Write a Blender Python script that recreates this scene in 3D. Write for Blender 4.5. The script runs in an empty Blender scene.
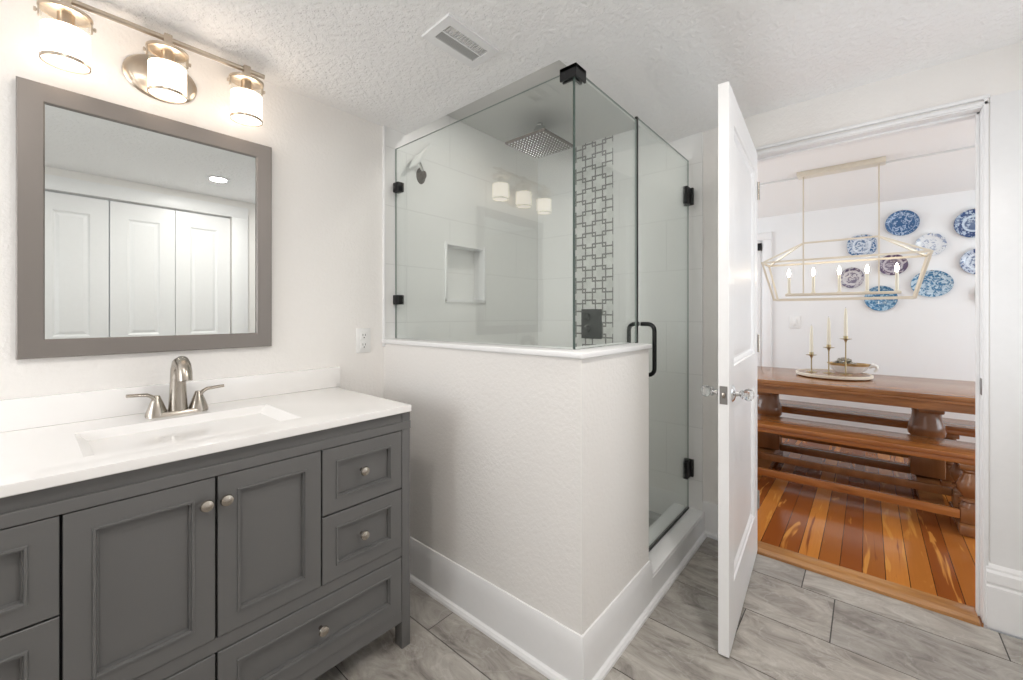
import bpy, bmesh, math, random
from mathutils import Vector, Matrix
random.seed(7)
PI = math.pi
sc = bpy.context.scene
C = sc.collection

# ------------------------------------------------------------------ camera, world, exposure
W_PX, H_PX = 1023.0, 680.0
F_PX, YAW = 415.6, math.radians(40.623)
cam_d = bpy.data.cameras.new('camera'); cam = bpy.data.objects.new('camera', cam_d); C.objects.link(cam)
cam_d.sensor_fit = 'HORIZONTAL'; cam_d.sensor_width = 36.0
cam_d.lens = F_PX / W_PX * 36.0
cam_d.shift_y = -(H_PX / 2 - 314.5) / W_PX
cam_d.clip_start = 0.02
cam.location = (0, 0, 1.22)
cam.rotation_euler = (PI / 2, 0, YAW - PI / 2)
sc.camera = cam
sc.view_settings.view_transform = 'Standard'
sc.view_settings.look = 'None'
sc.view_settings.gamma = 1.0
sc.view_settings.use_curve_mapping = False
sc.view_settings.exposure = 0.0
try:
    sc.cycles.use_denoising = True
    sc.cycles.max_bounces = 14
    sc.cycles.transparent_max_bounces = 24
    sc.cycles.diffuse_bounces = 7
    sc.cycles.glossy_bounces = 6
    sc.cycles.caustics_reflective = False
    sc.cycles.caustics_refractive = False
    sc.cycles.sample_clamp_indirect = 6.0
except Exception:
    pass
world = bpy.data.worlds.new('world'); sc.world = world; world.use_nodes = True
wb = world.node_tree.nodes['Background']
wb.inputs[0].default_value = (0.80, 0.90, 1.0, 1); wb.inputs[1].default_value = 1.0

def lamp(name, kind, loc, energy, color, rot=(0, 0, 0), **kw):
    d = bpy.data.lights.new(name, kind); d.energy = energy; d.color = color
    for k, v in kw.items(): setattr(d, k, v)
    o = bpy.data.objects.new(name, d); C.objects.link(o); o.location = loc; o.rotation_euler = rot
    return o
# area lamps added as daylight at unseen windows framed further down
lamp('added_window_lamp', 'AREA', (-1.66, 1.30, 1.48), 22, (0.96, 0.98, 1.0), (0, -PI / 2 - 0.45, 0), shape='RECTANGLE', size=1.1, size_y=0.85)
lamp('added_window_lamp', 'AREA', (1.85, -0.86, 1.45), 4.5, (0.94, 0.97, 1.0), (PI / 2 + 0.4, 0, 0), shape='RECTANGLE', size=0.8, size_y=1.1)
lamp('added_dining_lamp', 'AREA', (3.75, -2.66, 1.35), 50, (0.89, 0.96, 1.0), (PI / 2, 0, 0), shape='RECTANGLE', size=1.7, size_y=1.5)
lamp('added_dining_lamp', 'AREA', (3.75, 2.66, 1.35), 36, (0.89, 0.96, 1.0), (-PI / 2, 0, 0), shape='RECTANGLE', size=1.7, size_y=1.5)
DOWNLIGHTS = [(0.95, -0.08, 2.256, 11.0), (-0.15, 0.50, 2.252, 8.0), (1.46, 1.28, 2.37, 2.5)]  # last two are unseen downlights added to brighten the room
SHADE_EMIT = 3.3
BULB_EMIT = 40.0

# ------------------------------------------------------------------ materials
def nodes_of(name):
    m = bpy.data.materials.new(name); m.use_nodes = True
    nt = m.node_tree
    return m, nt, nt.nodes['Principled BSDF']
def N(nt, kind, **kw):
    n = nt.nodes.new(kind)
    for k, v in kw.items():
        if k.startswith('i_'):
            n.inputs[k[2:].replace('_', ' ')].default_value = v
        else: setattr(n, k, v)
    return n
def L(nt, a, b): nt.links.new(a, b)
def math_n(nt, op, a, b=None, c=None):
    n = nt.nodes.new('ShaderNodeMath'); n.operation = op
    for i, v in enumerate((a, b, c)):
        if v is None: continue
        if isinstance(v, (int, float)): n.inputs[i].default_value = v
        else: nt.links.new(v, n.inputs[i])
    return n.outputs[0]
def coords(nt, scale=(1, 1, 1), loc=(0, 0, 0)):
    tc = N(nt, 'ShaderNodeTexCoord'); mp = N(nt, 'ShaderNodeMapping')
    mp.inputs['Scale'].default_value = scale; mp.inputs['Location'].default_value = loc
    L(nt, tc.outputs['Object'], mp.inputs['Vector'])
    return mp.outputs[0]
def ramp(nt, fac, stops):
    r = N(nt, 'ShaderNodeValToRGB')
    e = r.color_ramp.elements
    while len(e) < len(stops): e.new(0.5)
    for el, (p, c) in zip(e, stops):
        el.position = p; el.color = (*c, 1)
    L(nt, fac, r.inputs[0]); return r.outputs[0]
def bump(nt, b, height, strength, dist=0.01):
    n = N(nt, 'ShaderNodeBump'); n.inputs['Strength'].default_value = strength; n.inputs['Distance'].default_value = dist
    L(nt, height, n.inputs['Height']); L(nt, n.outputs[0], b.inputs['Normal'])
def mix_col(nt, fac, a, b):
    m = N(nt, 'ShaderNodeMix', data_type='RGBA')
    if isinstance(fac, (int, float)): m.inputs[0].default_value = fac
    else: L(nt, fac, m.inputs[0])
    for idx, v in ((6, a), (7, b)):
        if isinstance(v, tuple): m.inputs[idx].default_value = (*v, 1)
        else: L(nt, v, m.inputs[idx])
    return m.outputs[2]
def plain(name, col, rough=0.5, metal=0.0, noise=0.0, nscale=300, coat=0.0, spec=0.5):
    m, nt, b = nodes_of(name)
    b.inputs['Roughness'].default_value = rough; b.inputs['Metallic'].default_value = metal
    b.inputs['Coat Weight'].default_value = coat; b.inputs['Specular IOR Level'].default_value = spec
    n = N(nt, 'ShaderNodeTexNoise', i_Scale=nscale, i_Detail=2.0); L(nt, coords(nt), n.inputs['Vector'])
    d = tuple(c * 0.965 for c in col)
    L(nt, mix_col(nt, n.outputs[0], d, col), b.inputs['Base Color'])
    if noise: bump(nt, b, n.outputs[0], noise, 0.002)
    return m
def textured_paint(name, col, scale, strength, rough=0.6, knock=False):
    m, nt, b = nodes_of(name)
    b.inputs['Base Color'].default_value = (*col, 1); b.inputs['Roughness'].default_value = rough
    n = N(nt, 'ShaderNodeTexNoise', i_Scale=scale, i_Detail=4.0, i_Roughness=0.55); L(nt, coords(nt), n.inputs['Vector'])
    h = n.outputs[0]
    if knock: h = ramp(nt, h, [(0.42, (0, 0, 0)), (0.58, (1, 1, 1))])
    bump(nt, b, h, strength, 0.004)
    return m
M = {}
M['wall'] = textured_paint('wall_paint', (0.86, 0.838, 0.812), 75, 0.45)
M['ceiling'] = textured_paint('ceiling_knockdown', (0.93, 0.925, 0.92), 46, 0.55, 0.8, True)
M['smooth_ceiling'] = plain('smooth_ceiling_paint', (0.86, 0.86, 0.855), 0.7)
M['shower_ceiling'] = plain('shaded_shower_ceiling', (0.60, 0.60, 0.585), 0.7)  # shade of the raised recess put into the grey
M['trim'] = plain('white_trim_paint', (0.86, 0.86, 0.865), 0.35, noise=0.05, nscale=40)
M['dining_wall'] = plain('dining_wall_paint', (0.84, 0.845, 0.85), 0.6)
M['cabinet'] = plain('grey_cabinet_paint', (0.138, 0.137, 0.135), 0.42, noise=0.03, nscale=500)
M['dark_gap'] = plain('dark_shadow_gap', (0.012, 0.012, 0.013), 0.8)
M['counter'] = plain('white_cultured_marble', (0.90, 0.885, 0.87), 0.18, coat=0.3, nscale=6)
M['nickel'] = plain('brushed_nickel', (0.44, 0.40, 0.35), 0.26, 1.0, noise=0.02, nscale=900)
M['warm_nickel'] = plain('satin_nickel_fixture', (0.58, 0.50, 0.41), 0.28, 1.0)
M['chrome'] = plain('chrome', (0.72, 0.72, 0.72), 0.12, 1.0)
M['rain_head'] = plain('brushed_steel_head', (0.10, 0.080, 0.070), 0.4, 0.3)
M['latch_metal'] = plain('dull_latch_metal', (0.26, 0.25, 0.24), 0.35, 0.8)
M['black'] = plain('matte_black_metal', (0.012, 0.012, 0.013), 0.35, 0.4)
M['black_plate'] = plain('dark_valve_metal', (0.025, 0.025, 0.024), 0.5, 0.3)
M['frame'] = plain('taupe_silver_frame', (0.235, 0.212, 0.196), 0.40, 0.55, noise=0.03, nscale=700)
M['plastic'] = plain('white_plastic', (0.84, 0.84, 0.83), 0.3)
M['slot'] = plain('dark_slot', (0.05, 0.05, 0.05), 0.6)
M['vent_inner'] = plain('vent_inner_metal', (0.50, 0.50, 0.495), 0.6)
M['grey_vane'] = plain('vent_vane_metal', (0.66, 0.66, 0.65), 0.5)  # even grey metal of the vent vanes
M['brass'] = plain('aged_brass', (0.42, 0.34, 0.20), 0.35, 0.9)
M['candle'] = plain('ivory_wax', (0.80, 0.76, 0.64), 0.5)
M['gold_leaf'] = plain('champagne_lantern_metal', (0.74, 0.68, 0.57), 0.35, 0.35)
M['white_ceramic'] = plain('white_ceramic', (0.82, 0.81, 0.78), 0.2, coat=0.4)
M['gilt'] = plain('gilt_edge', (0.52, 0.36, 0.17), 0.35, 0.6)
M['tray_rim'] = plain('cream_tray_edge', (0.70, 0.64, 0.54), 0.4)
M['silver_bits'] = plain('pewter_beads', (0.34, 0.32, 0.27), 0.3, 0.9)
M['pan'] = plain('shower_floor_grey', (0.36, 0.36, 0.35), 0.5)
M['grout'] = plain('dark_grout', (0.10, 0.095, 0.09), 0.9)

def emission(name, col, strength):
    m, nt, b = nodes_of(name)
    b.inputs['Base Color'].default_value = (0.9, 0.9, 0.9, 1)
    b.inputs['Emission Color'].default_value = (*col, 1); b.inputs['Emission Strength'].default_value = strength
    return m
M['shade'] = emission('lit_frosted_shade', (1.0, 0.82, 0.66), SHADE_EMIT)
M['bulb'] = emission('lit_candle_bulb', (1.0, 0.83, 0.60), BULB_EMIT)
M['lens'] = emission('lit_downlight_lens', (1.0, 0.97, 0.92), 18.0)
M['pane_sky'] = emission('bright_window_pane', (0.92, 0.97, 1.0), 1.2)

m = bpy.data.materials.new('mirror_silver'); m.use_nodes = True; M['mirror'] = m
b = m.node_tree.nodes['Principled BSDF']; b.inputs['Metallic'].default_value = 1.0
b.inputs['Roughness'].default_value = 0.0; b.inputs['Base Color'].default_value = (0.80, 0.83, 0.82, 1)

def pane_glass(name, tint, ior):
    m = bpy.data.materials.new(name); m.use_nodes = True
    nt = m.node_tree; nt.nodes.clear()
    out = N(nt, 'ShaderNodeOutputMaterial'); mx = N(nt, 'ShaderNodeMixShader')
    tr = N(nt, 'ShaderNodeBsdfTransparent'); tr.inputs[0].default_value = (*tint, 1)
    gl = N(nt, 'ShaderNodeBsdfGlossy'); gl.inputs['Roughness'].default_value = 0.0
    gl.inputs[0].default_value = (0.95, 1.0, 0.98, 1)
    fr = N(nt, 'ShaderNodeFresnel'); ge = N(nt, 'ShaderNodeNewGeometry')
    # same index of refraction seen from either side of the pane
    L(nt, math_n(nt, 'MULTIPLY_ADD', ge.outputs['Backfacing'], 1.0 / ior - ior, ior), fr.inputs['IOR'])
    L(nt, fr.outputs[0], mx.inputs[0]); L(nt, tr.outputs[0], mx.inputs[1]); L(nt, gl.outputs[0], mx.inputs[2])
    L(nt, mx.outputs[0], out.inputs[0])
    return m
M['glass'] = pane_glass('clear_shower_glass', (0.976, 0.989, 0.981), 1.6)
M['lamp_glass'] = pane_glass('clear_lamp_glass', (0.97, 0.96, 0.94), 1.45)
M['glass_edge_pale'] = plain('pale_glass_edge', (0.26, 0.31, 0.29), 0.15)
M['glass_edge'] = plain('green_glass_edge', (0.07, 0.10, 0.09), 0.15)
m, nt, b = nodes_of('crystal_knob_glass'); M['crystal'] = m
b.inputs['Transmission Weight'].default_value = 0.85; b.inputs['Roughness'].default_value = 0.03
b.inputs['Base Color'].default_value = (0.95, 0.96, 0.96, 1)

# shower wall tile (large matte white tiles, fine grout); axis picks which world axis runs along the wall
def shower_tile(name, axis, off):
    m, nt, b = nodes_of(name)
    tc = N(nt, 'ShaderNodeTexCoord'); sp = N(nt, 'ShaderNodeSeparateXYZ'); L(nt, tc.outputs['Object'], sp.inputs[0])
    cb = N(nt, 'ShaderNodeCombineXYZ')
    L(nt, math_n(nt, 'ADD', sp.outputs[axis], off), cb.inputs[0]); L(nt, math_n(nt, 'ADD', sp.outputs[2], 0.009), cb.inputs[1])
    br = N(nt, 'ShaderNodeTexBrick', offset=0.5)
    br.inputs['Scale'].default_value = 1.0; br.inputs['Brick Width'].default_value = 0.60
    br.inputs['Row Height'].default_value = 0.297; br.inputs['Mortar Size'].default_value = 0.0022
    br.inputs['Color1'].default_value = (0.87, 0.87, 0.86, 1); br.inputs['Color2'].default_value = (0.855, 0.855, 0.845, 1)
    br.inputs['Mortar'].default_value = (0.76, 0.76, 0.75, 1)
    L(nt, cb.outputs[0], br.inputs['Vector'])
    no = N(nt, 'ShaderNodeTexNoise', i_Scale=3.0, i_Detail=4.0); L(nt, tc.outputs['Object'], no.inputs['Vector'])
    L(nt, mix_col(nt, math_n(nt, 'MULTIPLY', no.outputs[0], 0.10), br.outputs['Color'], (0.70, 0.70, 0.69)), b.inputs['Base Color'])
    b.inputs['Roughness'].default_value = 0.35
    return m
M['tile_x'] = shower_tile('white_shower_tile_side', 0, 0.20)
M['tile_y'] = shower_tile('white_shower_tile_end', 1, 0.30)

# linked-squares mosaic on the shower end wall
m, nt, b = nodes_of('linked_square_mosaic'); M['mosaic'] = m
tc = N(nt, 'ShaderNodeTexCoord'); sp = N(nt, 'ShaderNodeSeparateXYZ'); L(nt, tc.outputs['Object'], sp.inputs[0])
P = 0.0745
def square_set(o):
    ax = math_n(nt, 'PINGPONG', math_n(nt, 'ADD', sp.outputs[1], o + 10.0 * P), P)
    az = math_n(nt, 'PINGPONG', math_n(nt, 'ADD', sp.outputs[2], o), P)
    d = math_n(nt, 'MAXIMUM', ax, az)
    return math_n(nt, 'LESS_THAN', math_n(nt, 'ABSOLUTE', math_n(nt, 'SUBTRACT', d, 0.0485)), 0.0050)
mk = math_n(nt, 'MAXIMUM', square_set(0.0), square_set(P))
no = N(nt, 'ShaderNodeTexNoise', i_Scale=14.0, i_Detail=5.0); L(nt, tc.outputs['Object'], no.inputs['Vector'])
white = ramp(nt, no.outputs[0], [(0.35, (0.70, 0.70, 0.68)), (0.6, (0.84, 0.84, 0.82))])
L(nt, mix_col(nt, mk, white, (0.20, 0.197, 0.187)), b.inputs['Base Color'])
b.inputs['Roughness'].default_value = 0.15

# grey veined floor tile: per-tile value in the colour attribute 'tone'
m, nt, b = nodes_of('grey_stone_floor_tile'); M['floor_tile'] = m
at = N(nt, 'ShaderNodeAttribute', attribute_name='tone')
sepc = N(nt, 'ShaderNodeSeparateColor'); L(nt, at.outputs['Color'], sepc.inputs[0])
tc = N(nt, 'ShaderNodeTexCoord')
off = N(nt, 'ShaderNodeCombineXYZ')
L(nt, math_n(nt, 'MULTIPLY', sepc.outputs[0], 37.0), off.inputs[0]); L(nt, math_n(nt, 'MULTIPLY', sepc.outputs[1], 19.0), off.inputs[1])
va = N(nt, 'ShaderNodeVectorMath', operation='ADD'); L(nt, tc.outputs['Object'], va.inputs[0]); L(nt, off.outputs[0], va.inputs[1])
rot = N(nt, 'ShaderNodeMapping'); rot.inputs['Rotation'].default_value = (0, 0, 0.32); rot.inputs['Scale'].default_value = (4.2, 1.7, 1.0)
L(nt, va.outputs[0], rot.inputs['Vector'])
n1 = N(nt, 'ShaderNodeTexNoise', i_Scale=2.6, i_Detail=8.0, i_Roughness=0.68, i_Distortion=1.2); L(nt, rot.outputs[0], n1.inputs['Vector'])
n2 = N(nt, 'ShaderNodeTexNoise', i_Scale=2.2, i_Detail=5.0, i_Distortion=2.2)
rot2 = N(nt, 'ShaderNodeMapping'); rot2.inputs['Rotation'].default_value = (0, 0, -0.5); rot2.inputs['Scale'].default_value = (2.6, 1.6, 1.0)
L(nt, va.outputs[0], rot2.inputs['Vector']); L(nt, rot2.outputs[0], n2.inputs['Vector'])
base = ramp(nt, n1.outputs[0], [(0.30, (0.17, 0.155, 0.14)), (0.44, (0.33, 0.305, 0.278)), (0.56, (0.43, 0.405, 0.37)), (0.72, (0.56, 0.54, 0.505))])
vein = ramp(nt, math_n(nt, 'ABSOLUTE', math_n(nt, 'SUBTRACT', n2.outputs[0], 0.5)), [(0.0, (1, 1, 1)), (0.018, (0, 0, 0))])
c = mix_col(nt, math_n(nt, 'MULTIPLY', vein, 0.30), base, (0.60, 0.58, 0.56))
tint = mix_col(nt, sepc.outputs[2], (0.86, 0.86, 0.86), (1.06, 1.05, 1.03))
mul = N(nt, 'ShaderNodeMix', data_type='RGBA', blend_type='MULTIPLY'); mul.inputs[0].default_value = 1.0
L(nt, c, mul.inputs[6]); L(nt, tint, mul.inputs[7]); L(nt, mul.outputs[2], b.inputs['Base Color'])
b.inputs['Roughness'].default_value = 0.42

# heart-pine planks running along x in the dining room
m, nt, b = nodes_of('heart_pine_floor'); M['pine_floor'] = m
tc = N(nt, 'ShaderNodeTexCoord'); sp = N(nt, 'ShaderNodeSeparateXYZ'); L(nt, tc.outputs['Object'], sp.inputs[0])
PW = 0.083
yy = math_n(nt, 'DIVIDE', math_n(nt, 'ADD', sp.outputs[1], 5.0 - 0.041), PW)
idx = math_n(nt, 'FLOOR', yy); fr = math_n(nt, 'FRACT', yy)
wn = N(nt, 'ShaderNodeTexWhiteNoise', noise_dimensions='1D'); L(nt, idx, wn.inputs['W'])
cb = N(nt, 'ShaderNodeCombineXYZ')
L(nt, math_n(nt, 'ADD', math_n(nt, 'MULTIPLY', sp.outputs[0], 0.7), math_n(nt, 'MULTIPLY', wn.outputs['Value'], 40.0)), cb.inputs[0])
L(nt, math_n(nt, 'MULTIPLY', sp.outputs[1], 7.0), cb.inputs[1])
L(nt, math_n(nt, 'MULTIPLY', wn.outputs['Value'], 11.0), cb.inputs[2])
g1 = N(nt, 'ShaderNodeTexNoise', i_Scale=2.1, i_Detail=3.0, i_Distortion=0.9); L(nt, cb.outputs[0], g1.inputs['Vector'])
cb2 = N(nt, 'ShaderNodeCombineXYZ'); L(nt, math_n(nt, 'MULTIPLY', sp.outputs[0], 3.0), cb2.inputs[0]); L(nt, math_n(nt, 'MULTIPLY', sp.outputs[1], 90.0), cb2.inputs[1])
g2 = N(nt, 'ShaderNodeTexNoise', i_Scale=1.5, i_Detail=4.0); L(nt, cb2.outputs[0], g2.inputs['Vector'])
heart = mix_col(nt, wn.outputs['Value'], (0.23, 0.058, 0.011), (0.60, 0.23, 0.044))
pine = mix_col(nt, ramp(nt, g1.outputs[0], [(0.60, (0, 0, 0)), (0.65, (1, 1, 1))]), heart, (0.66, 0.29, 0.06))
pine = mix_col(nt, ramp(nt, g1.outputs[0], [(0.28, (1, 1, 1)), (0.36, (0, 0, 0))]), pine, (0.19, 0.045, 0.011))
pine = mix_col(nt, math_n(nt, 'MULTIPLY', g2.outputs[0], 0.30), pine, (0.22, 0.06, 0.014))
seam = math_n(nt, 'LESS_THAN', math_n(nt, 'MINIMUM', fr, math_n(nt, 'SUBTRACT', 1.0, fr)), 0.018)
L(nt, mix_col(nt, seam, pine, (0.05, 0.015, 0.006)), b.inputs['Base Color'])
b.inputs['Roughness'].default_value = 0.17; b.inputs['Coat Weight'].default_value = 0.25; b.inputs['Coat Roughness'].default_value = 0.12

def stained_wood(name, dark, light, scale):
    m, nt, b = nodes_of(name)
    w = N(nt, 'ShaderNodeTexNoise', i_Scale=2.0, i_Detail=6.0, i_Distortion=0.8); L(nt, coords(nt, scale), w.inputs['Vector'])
    L(nt, ramp(nt, w.outputs[0], [(0.3, dark), (0.7, light)]), b.inputs['Base Color'])
    b.inputs['Roughness'].default_value = 0.25; b.inputs['Coat Weight'].default_value = 0.3; b.inputs['Coat Roughness'].default_value = 0.15
    return m
M['table_wood'] = stained_wood('honey_stained_table_wood', (0.19, 0.070, 0.020), (0.36, 0.155, 0.050), (14, 1.6, 14))
M['turned_wood'] = stained_wood('dark_turned_wood', (0.19, 0.075, 0.026), (0.28, 0.12, 0.042), (5, 5, 1))
M['bench_wood'] = stained_wood('orange_bench_wood', (0.26, 0.085, 0.020), (0.42, 0.165, 0.044), (14, 1.6, 14))
M['strip_wood'] = stained_wood('oak_threshold_wood', (0.36, 0.165, 0.055), (0.50, 0.25, 0.085), (20, 2, 20))

# transferware glaze: rings of pattern around the plate centre (object origin), colour per plate
def glaze(name, dark, light, bands, seed, cover=0.5):
    m, nt, b = nodes_of(name)
    tc = N(nt, 'ShaderNodeTexCoord'); sp = N(nt, 'ShaderNodeSeparateXYZ'); L(nt, tc.outputs['Object'], sp.inputs[0])
    r = math_n(nt, 'SQRT', math_n(nt, 'ADD', math_n(nt, 'POWER', sp.outputs[1], 2.0), math_n(nt, 'POWER', sp.outputs[2], 2.0)))
    r = math_n(nt, 'DIVIDE', r, 0.115)
    n = N(nt, 'ShaderNodeTexNoise', i_Scale=36.0, i_Detail=3.5, i_Distortion=1.5, noise_dimensions='4D'); n.inputs['W'].default_value = seed
    L(nt, tc.outputs['Object'], n.inputs['Vector'])
    blot = ramp(nt, n.outputs[0], [(cover - 0.05, (1, 1, 1)), (cover + 0.05, (0, 0, 0))])
    ring = ramp(nt, r, bands)
    f = math_n(nt, 'MULTIPLY', blot, ring); f = math_n(nt, 'MAXIMUM', f, math_n(nt, 'SUBTRACT', ring, 0.72))
    L(nt, mix_col(nt, f, light, dark), b.inputs['Base Color'])
    b.inputs['Roughness'].default_value = 0.15; b.inputs['Coat Weight'].default_value = 0.4
    return m
def gy(v): return (v, v, v)

# ------------------------------------------------------------------ mesh helper
ROOT_M = {}
class MB:
    def __init__(s): s.bm = bmesh.new(); s.mi = 0
    def _new(s, faces, mi):
        for f in faces: f.material_index = mi
    def box(s, x0, x1, y0, y1, z0, z1, bev=0.0, mi=0, seg=2):
        r = bmesh.ops.create_cube(s.bm, size=1.0)
        vs = r['verts']
        for v in vs:
            v.co = Vector(((x0 + x1) / 2 + v.co.x * (x1 - x0), (y0 + y1) / 2 + v.co.y * (y1 - y0), (z0 + z1) / 2 + v.co.z * (z1 - z0)))
        fs = {f for v in vs for f in v.link_faces}
        s._new(fs, mi)
        if bev:
            es = list({e for v in vs for e in v.link_edges})
            bmesh.ops.bevel(s.bm, geom=es, offset=bev, offset_type='OFFSET', segments=seg, profile=0.5, affect='EDGES', clamp_overlap=True)
        return s
    def face(s, pts, mi=0):
        f = s.bm.faces.new([s.bm.verts.new(Vector(p)) for p in pts]); f.material_index = mi; return f
    def lathe(s, prof, centre=(0, 0, 0), axis=(0, 0, 1), seg=32, mi=0, squash=None, cap=True):
        q = Vector(axis).normalized().to_track_quat('Z', 'Y').to_matrix()
        rings = []
        for r, z in prof:
            ring = []
            for k in range(seg):
                a = 2 * PI * k / seg
                p = Vector((r * math.cos(a), r * math.sin(a), z))
                if squash: p.x *= squash[0]; p.y *= squash[1]
                ring.append(s.bm.verts.new(q @ p + Vector(centre)))
            rings.append(ring)
        for a, c in zip(rings, rings[1:]):
            for k in range(seg):
                f = s.bm.faces.new((a[k], a[(k + 1) % seg], c[(k + 1) % seg], c[k])); f.material_index = mi
        if cap:
            f = s.bm.faces.new(list(reversed(rings[0]))); f.material_index = mi
            f = s.bm.faces.new(rings[-1]); f.material_index = mi
        return s
    def tube(s, pts, r, seg=12, mi=0, flat=None):
        pts = [Vector(p) for p in pts]; rings = []
        rs = r if isinstance(r, (list, tuple)) else [r] * len(pts)
        up = None
        for i, p in enumerate(pts):
            t = (pts[min(i + 1, len(pts) - 1)] - pts[max(i - 1, 0)]).normalized()
            if up is None:
                up = Vector((0, 0, 1)) if abs(t.z) < 0.9 else Vector((1, 0, 0))
            a = t.cross(up).normalized(); bb = a.cross(t).normalized(); up = bb
            ring = []
            for k in range(seg):
                an = 2 * PI * (k + 0.5) / seg
                ka, kb = (1, 1) if flat is None else flat
                ring.append(s.bm.verts.new(p + a * (rs[i] * ka * math.cos(an)) + bb * (rs[i] * kb * math.sin(an))))
            rings.append(ring)
        for a, c in zip(rings, rings[1:]):
            for k in range(seg):
                f = s.bm.faces.new((a[k], c[k], c[(k + 1) % seg], a[(k + 1) % seg])); f.material_index = mi
        f = s.bm.faces.new(rings[0]); f.material_index = mi
        f = s.bm.faces.new(list(reversed(rings[-1]))); f.material_index = mi
        return s
    def bar(s, p, q, w, mi=0):
        return s.tube([p, q], w * 0.7071, 4, mi)
    def prism(s, poly, axis, lo, hi, mi=0):
        # poly = 2-D points in the two other axes (cyclic order x,y,z without axis)
        def P3(a, b, t):
            return {'x': (t, a, b), 'y': (a, t, b), 'z': (a, b, t)}[axis]
        lo_v = [s.bm.verts.new(P3(a, b, lo)) for a, b in poly]; hi_v = [s.bm.verts.new(P3(a, b, hi)) for a, b in poly]
        n = len(poly)
        for k in range(n):
            f = s.bm.faces.new((lo_v[k], lo_v[(k + 1) % n], hi_v[(k + 1) % n], hi_v[k])); f.material_index = mi
        f = s.bm.faces.new(list(reversed(lo_v))); f.material_index = mi
        f = s.bm.faces.new(hi_v); f.material_index = mi
        return s
    def rings(s, loops, mi=0, close=True):
        # nested rectangles (lists of 3-D corners) joined by quads, the last one filled
        vl = [[s.bm.verts.new(Vector(p)) for p in lp] for lp in loops]
        for a, c in zip(vl, vl[1:]):
            n = len(a)
            for k in range(n):
                f = s.bm.faces.new((a[k], a[(k + 1) % n], c[(k + 1) % n], c[k])); f.material_index = mi
        if close:
            f = s.bm.faces.new(vl[-1]); f.material_index = mi
        return s
    def slab(s, axis, lo, hi, u, v, holes=(), mi=0):
        # a wall/floor slab between lo..hi on axis, spanning u, v on the other two, with rectangular holes
        us = sorted({u[0], u[1], *[h[0] for h in holes], *[h[1] for h in holes]})
        vs = sorted({v[0], v[1], *[h[2] for h in holes], *[h[3] for h in holes]})
        def hole(a, b): return any(h[0] < a < h[1] and h[2] < b < h[3] for h in holes)
        def P3(a, b, t): return {'x': (t, a, b), 'y': (a, t, b), 'z': (a, b, t)}[axis]
        cache = {}
        def V(a, b, t):
            k = (a, b, t)
            if k not in cache: cache[k] = s.bm.verts.new(P3(a, b, t))
            return cache[k]
        solid = {}
        for i in range(len(us) - 1):
            for j in range(len(vs) - 1):
                solid[i, j] = not hole((us[i] + us[i + 1]) / 2, (vs[j] + vs[j + 1]) / 2)
        for (i, j), ok in solid.items():
            if not ok: continue
            a0, a1, b0, b1 = us[i], us[i + 1], vs[j], vs[j + 1]
            for t in (lo, hi):
                s.bm.faces.new((V(a0, b0, t), V(a1, b0, t), V(a1, b1, t), V(a0, b1, t))).material_index = mi
            for di, dj, e in ((-1, 0, ((a0, b0), (a0, b1))), (1, 0, ((a1, b0), (a1, b1))), (0, -1, ((a0, b0), (a1, b0))), (0, 1, ((a0, b1), (a1, b1)))):
                if not solid.get((i + di, j + dj), False):
                    s.bm.faces.new((V(*e[0], lo), V(*e[1], lo), V(*e[1], hi), V(*e[0], hi))).material_index = mi
        return s
    def build(s, name, mats, parent=None, local=False, smooth=0.6, kind=None):
        bm = s.bm
        bmesh.ops.recalc_face_normals(bm, faces=bm.faces)
        if parent is not None and not local and parent in ROOT_M:
            bm.transform(ROOT_M[parent].inverted())
        me = bpy.data.meshes.new(name); bm.to_mesh(me); bm.free()
        for mm in (mats if isinstance(mats, (list, tuple)) else [mats]): me.materials.append(M[mm] if isinstance(mm, str) else mm)
        for p in me.polygons: p.use_smooth = True
        me.set_sharp_from_angle(angle=smooth)
        o = bpy.data.objects.new(name, me); C.objects.link(o)
        if parent is not None:
            o.parent = parent
            if parent in ROOT_M: ROOT_M[o] = ROOT_M[parent]
        if kind: o['kind'] = kind
        return o
def tag(o, label, cat, group=None):
    o['label'] = label; o['category'] = cat
    if group: o['group'] = group
    return o
def thing(name, label, cat, loc=(0, 0, 0), rz=0.0, group=None):
    o = bpy.data.objects.new(name, None); C.objects.link(o)
    o.empty_display_size = 0.05
    o.location = loc; o.rotation_euler = (0, 0, rz)
    ROOT_M[o] = Matrix.Translation(Vector(loc)) @ Matrix.Rotation(rz, 4, 'Z')
    return tag(o, label, cat, group)
def struct(name, mb, mats, label=None, parent=None, smooth=0.6):
    o = mb.build(name, mats, parent, smooth=smooth)
    if parent is None: o['kind'] = 'structure'
    if label: o['label'] = label
    return o
def copy_tree(o, parent=None):
    c = o.copy(); C.objects.link(c); c.parent = parent
    for ch in list(o.children): copy_tree(ch, c)
    return c
def rect(x0, x1, z0, z1, y): return [(x0, y, z0), (x1, y, z0), (x1, y, z1), (x0, y, z1)]

# ------------------------------------------------------------------ room constants
YW = 1.852      # vanity wall
XD = 2.461      # doorway wall, bathroom face
XD2 = 2.580     # doorway wall, dining face
YR = -0.68      # closet wall
XL = -1.50      # wall behind the camera
XF = 4.95       # dining far wall
def zc(y): return 2.256 - 0.0649 * (y - 0.45) if y > 0.45 else 2.256
Z_REC = 2.37    # raised ceiling over the shower

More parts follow.
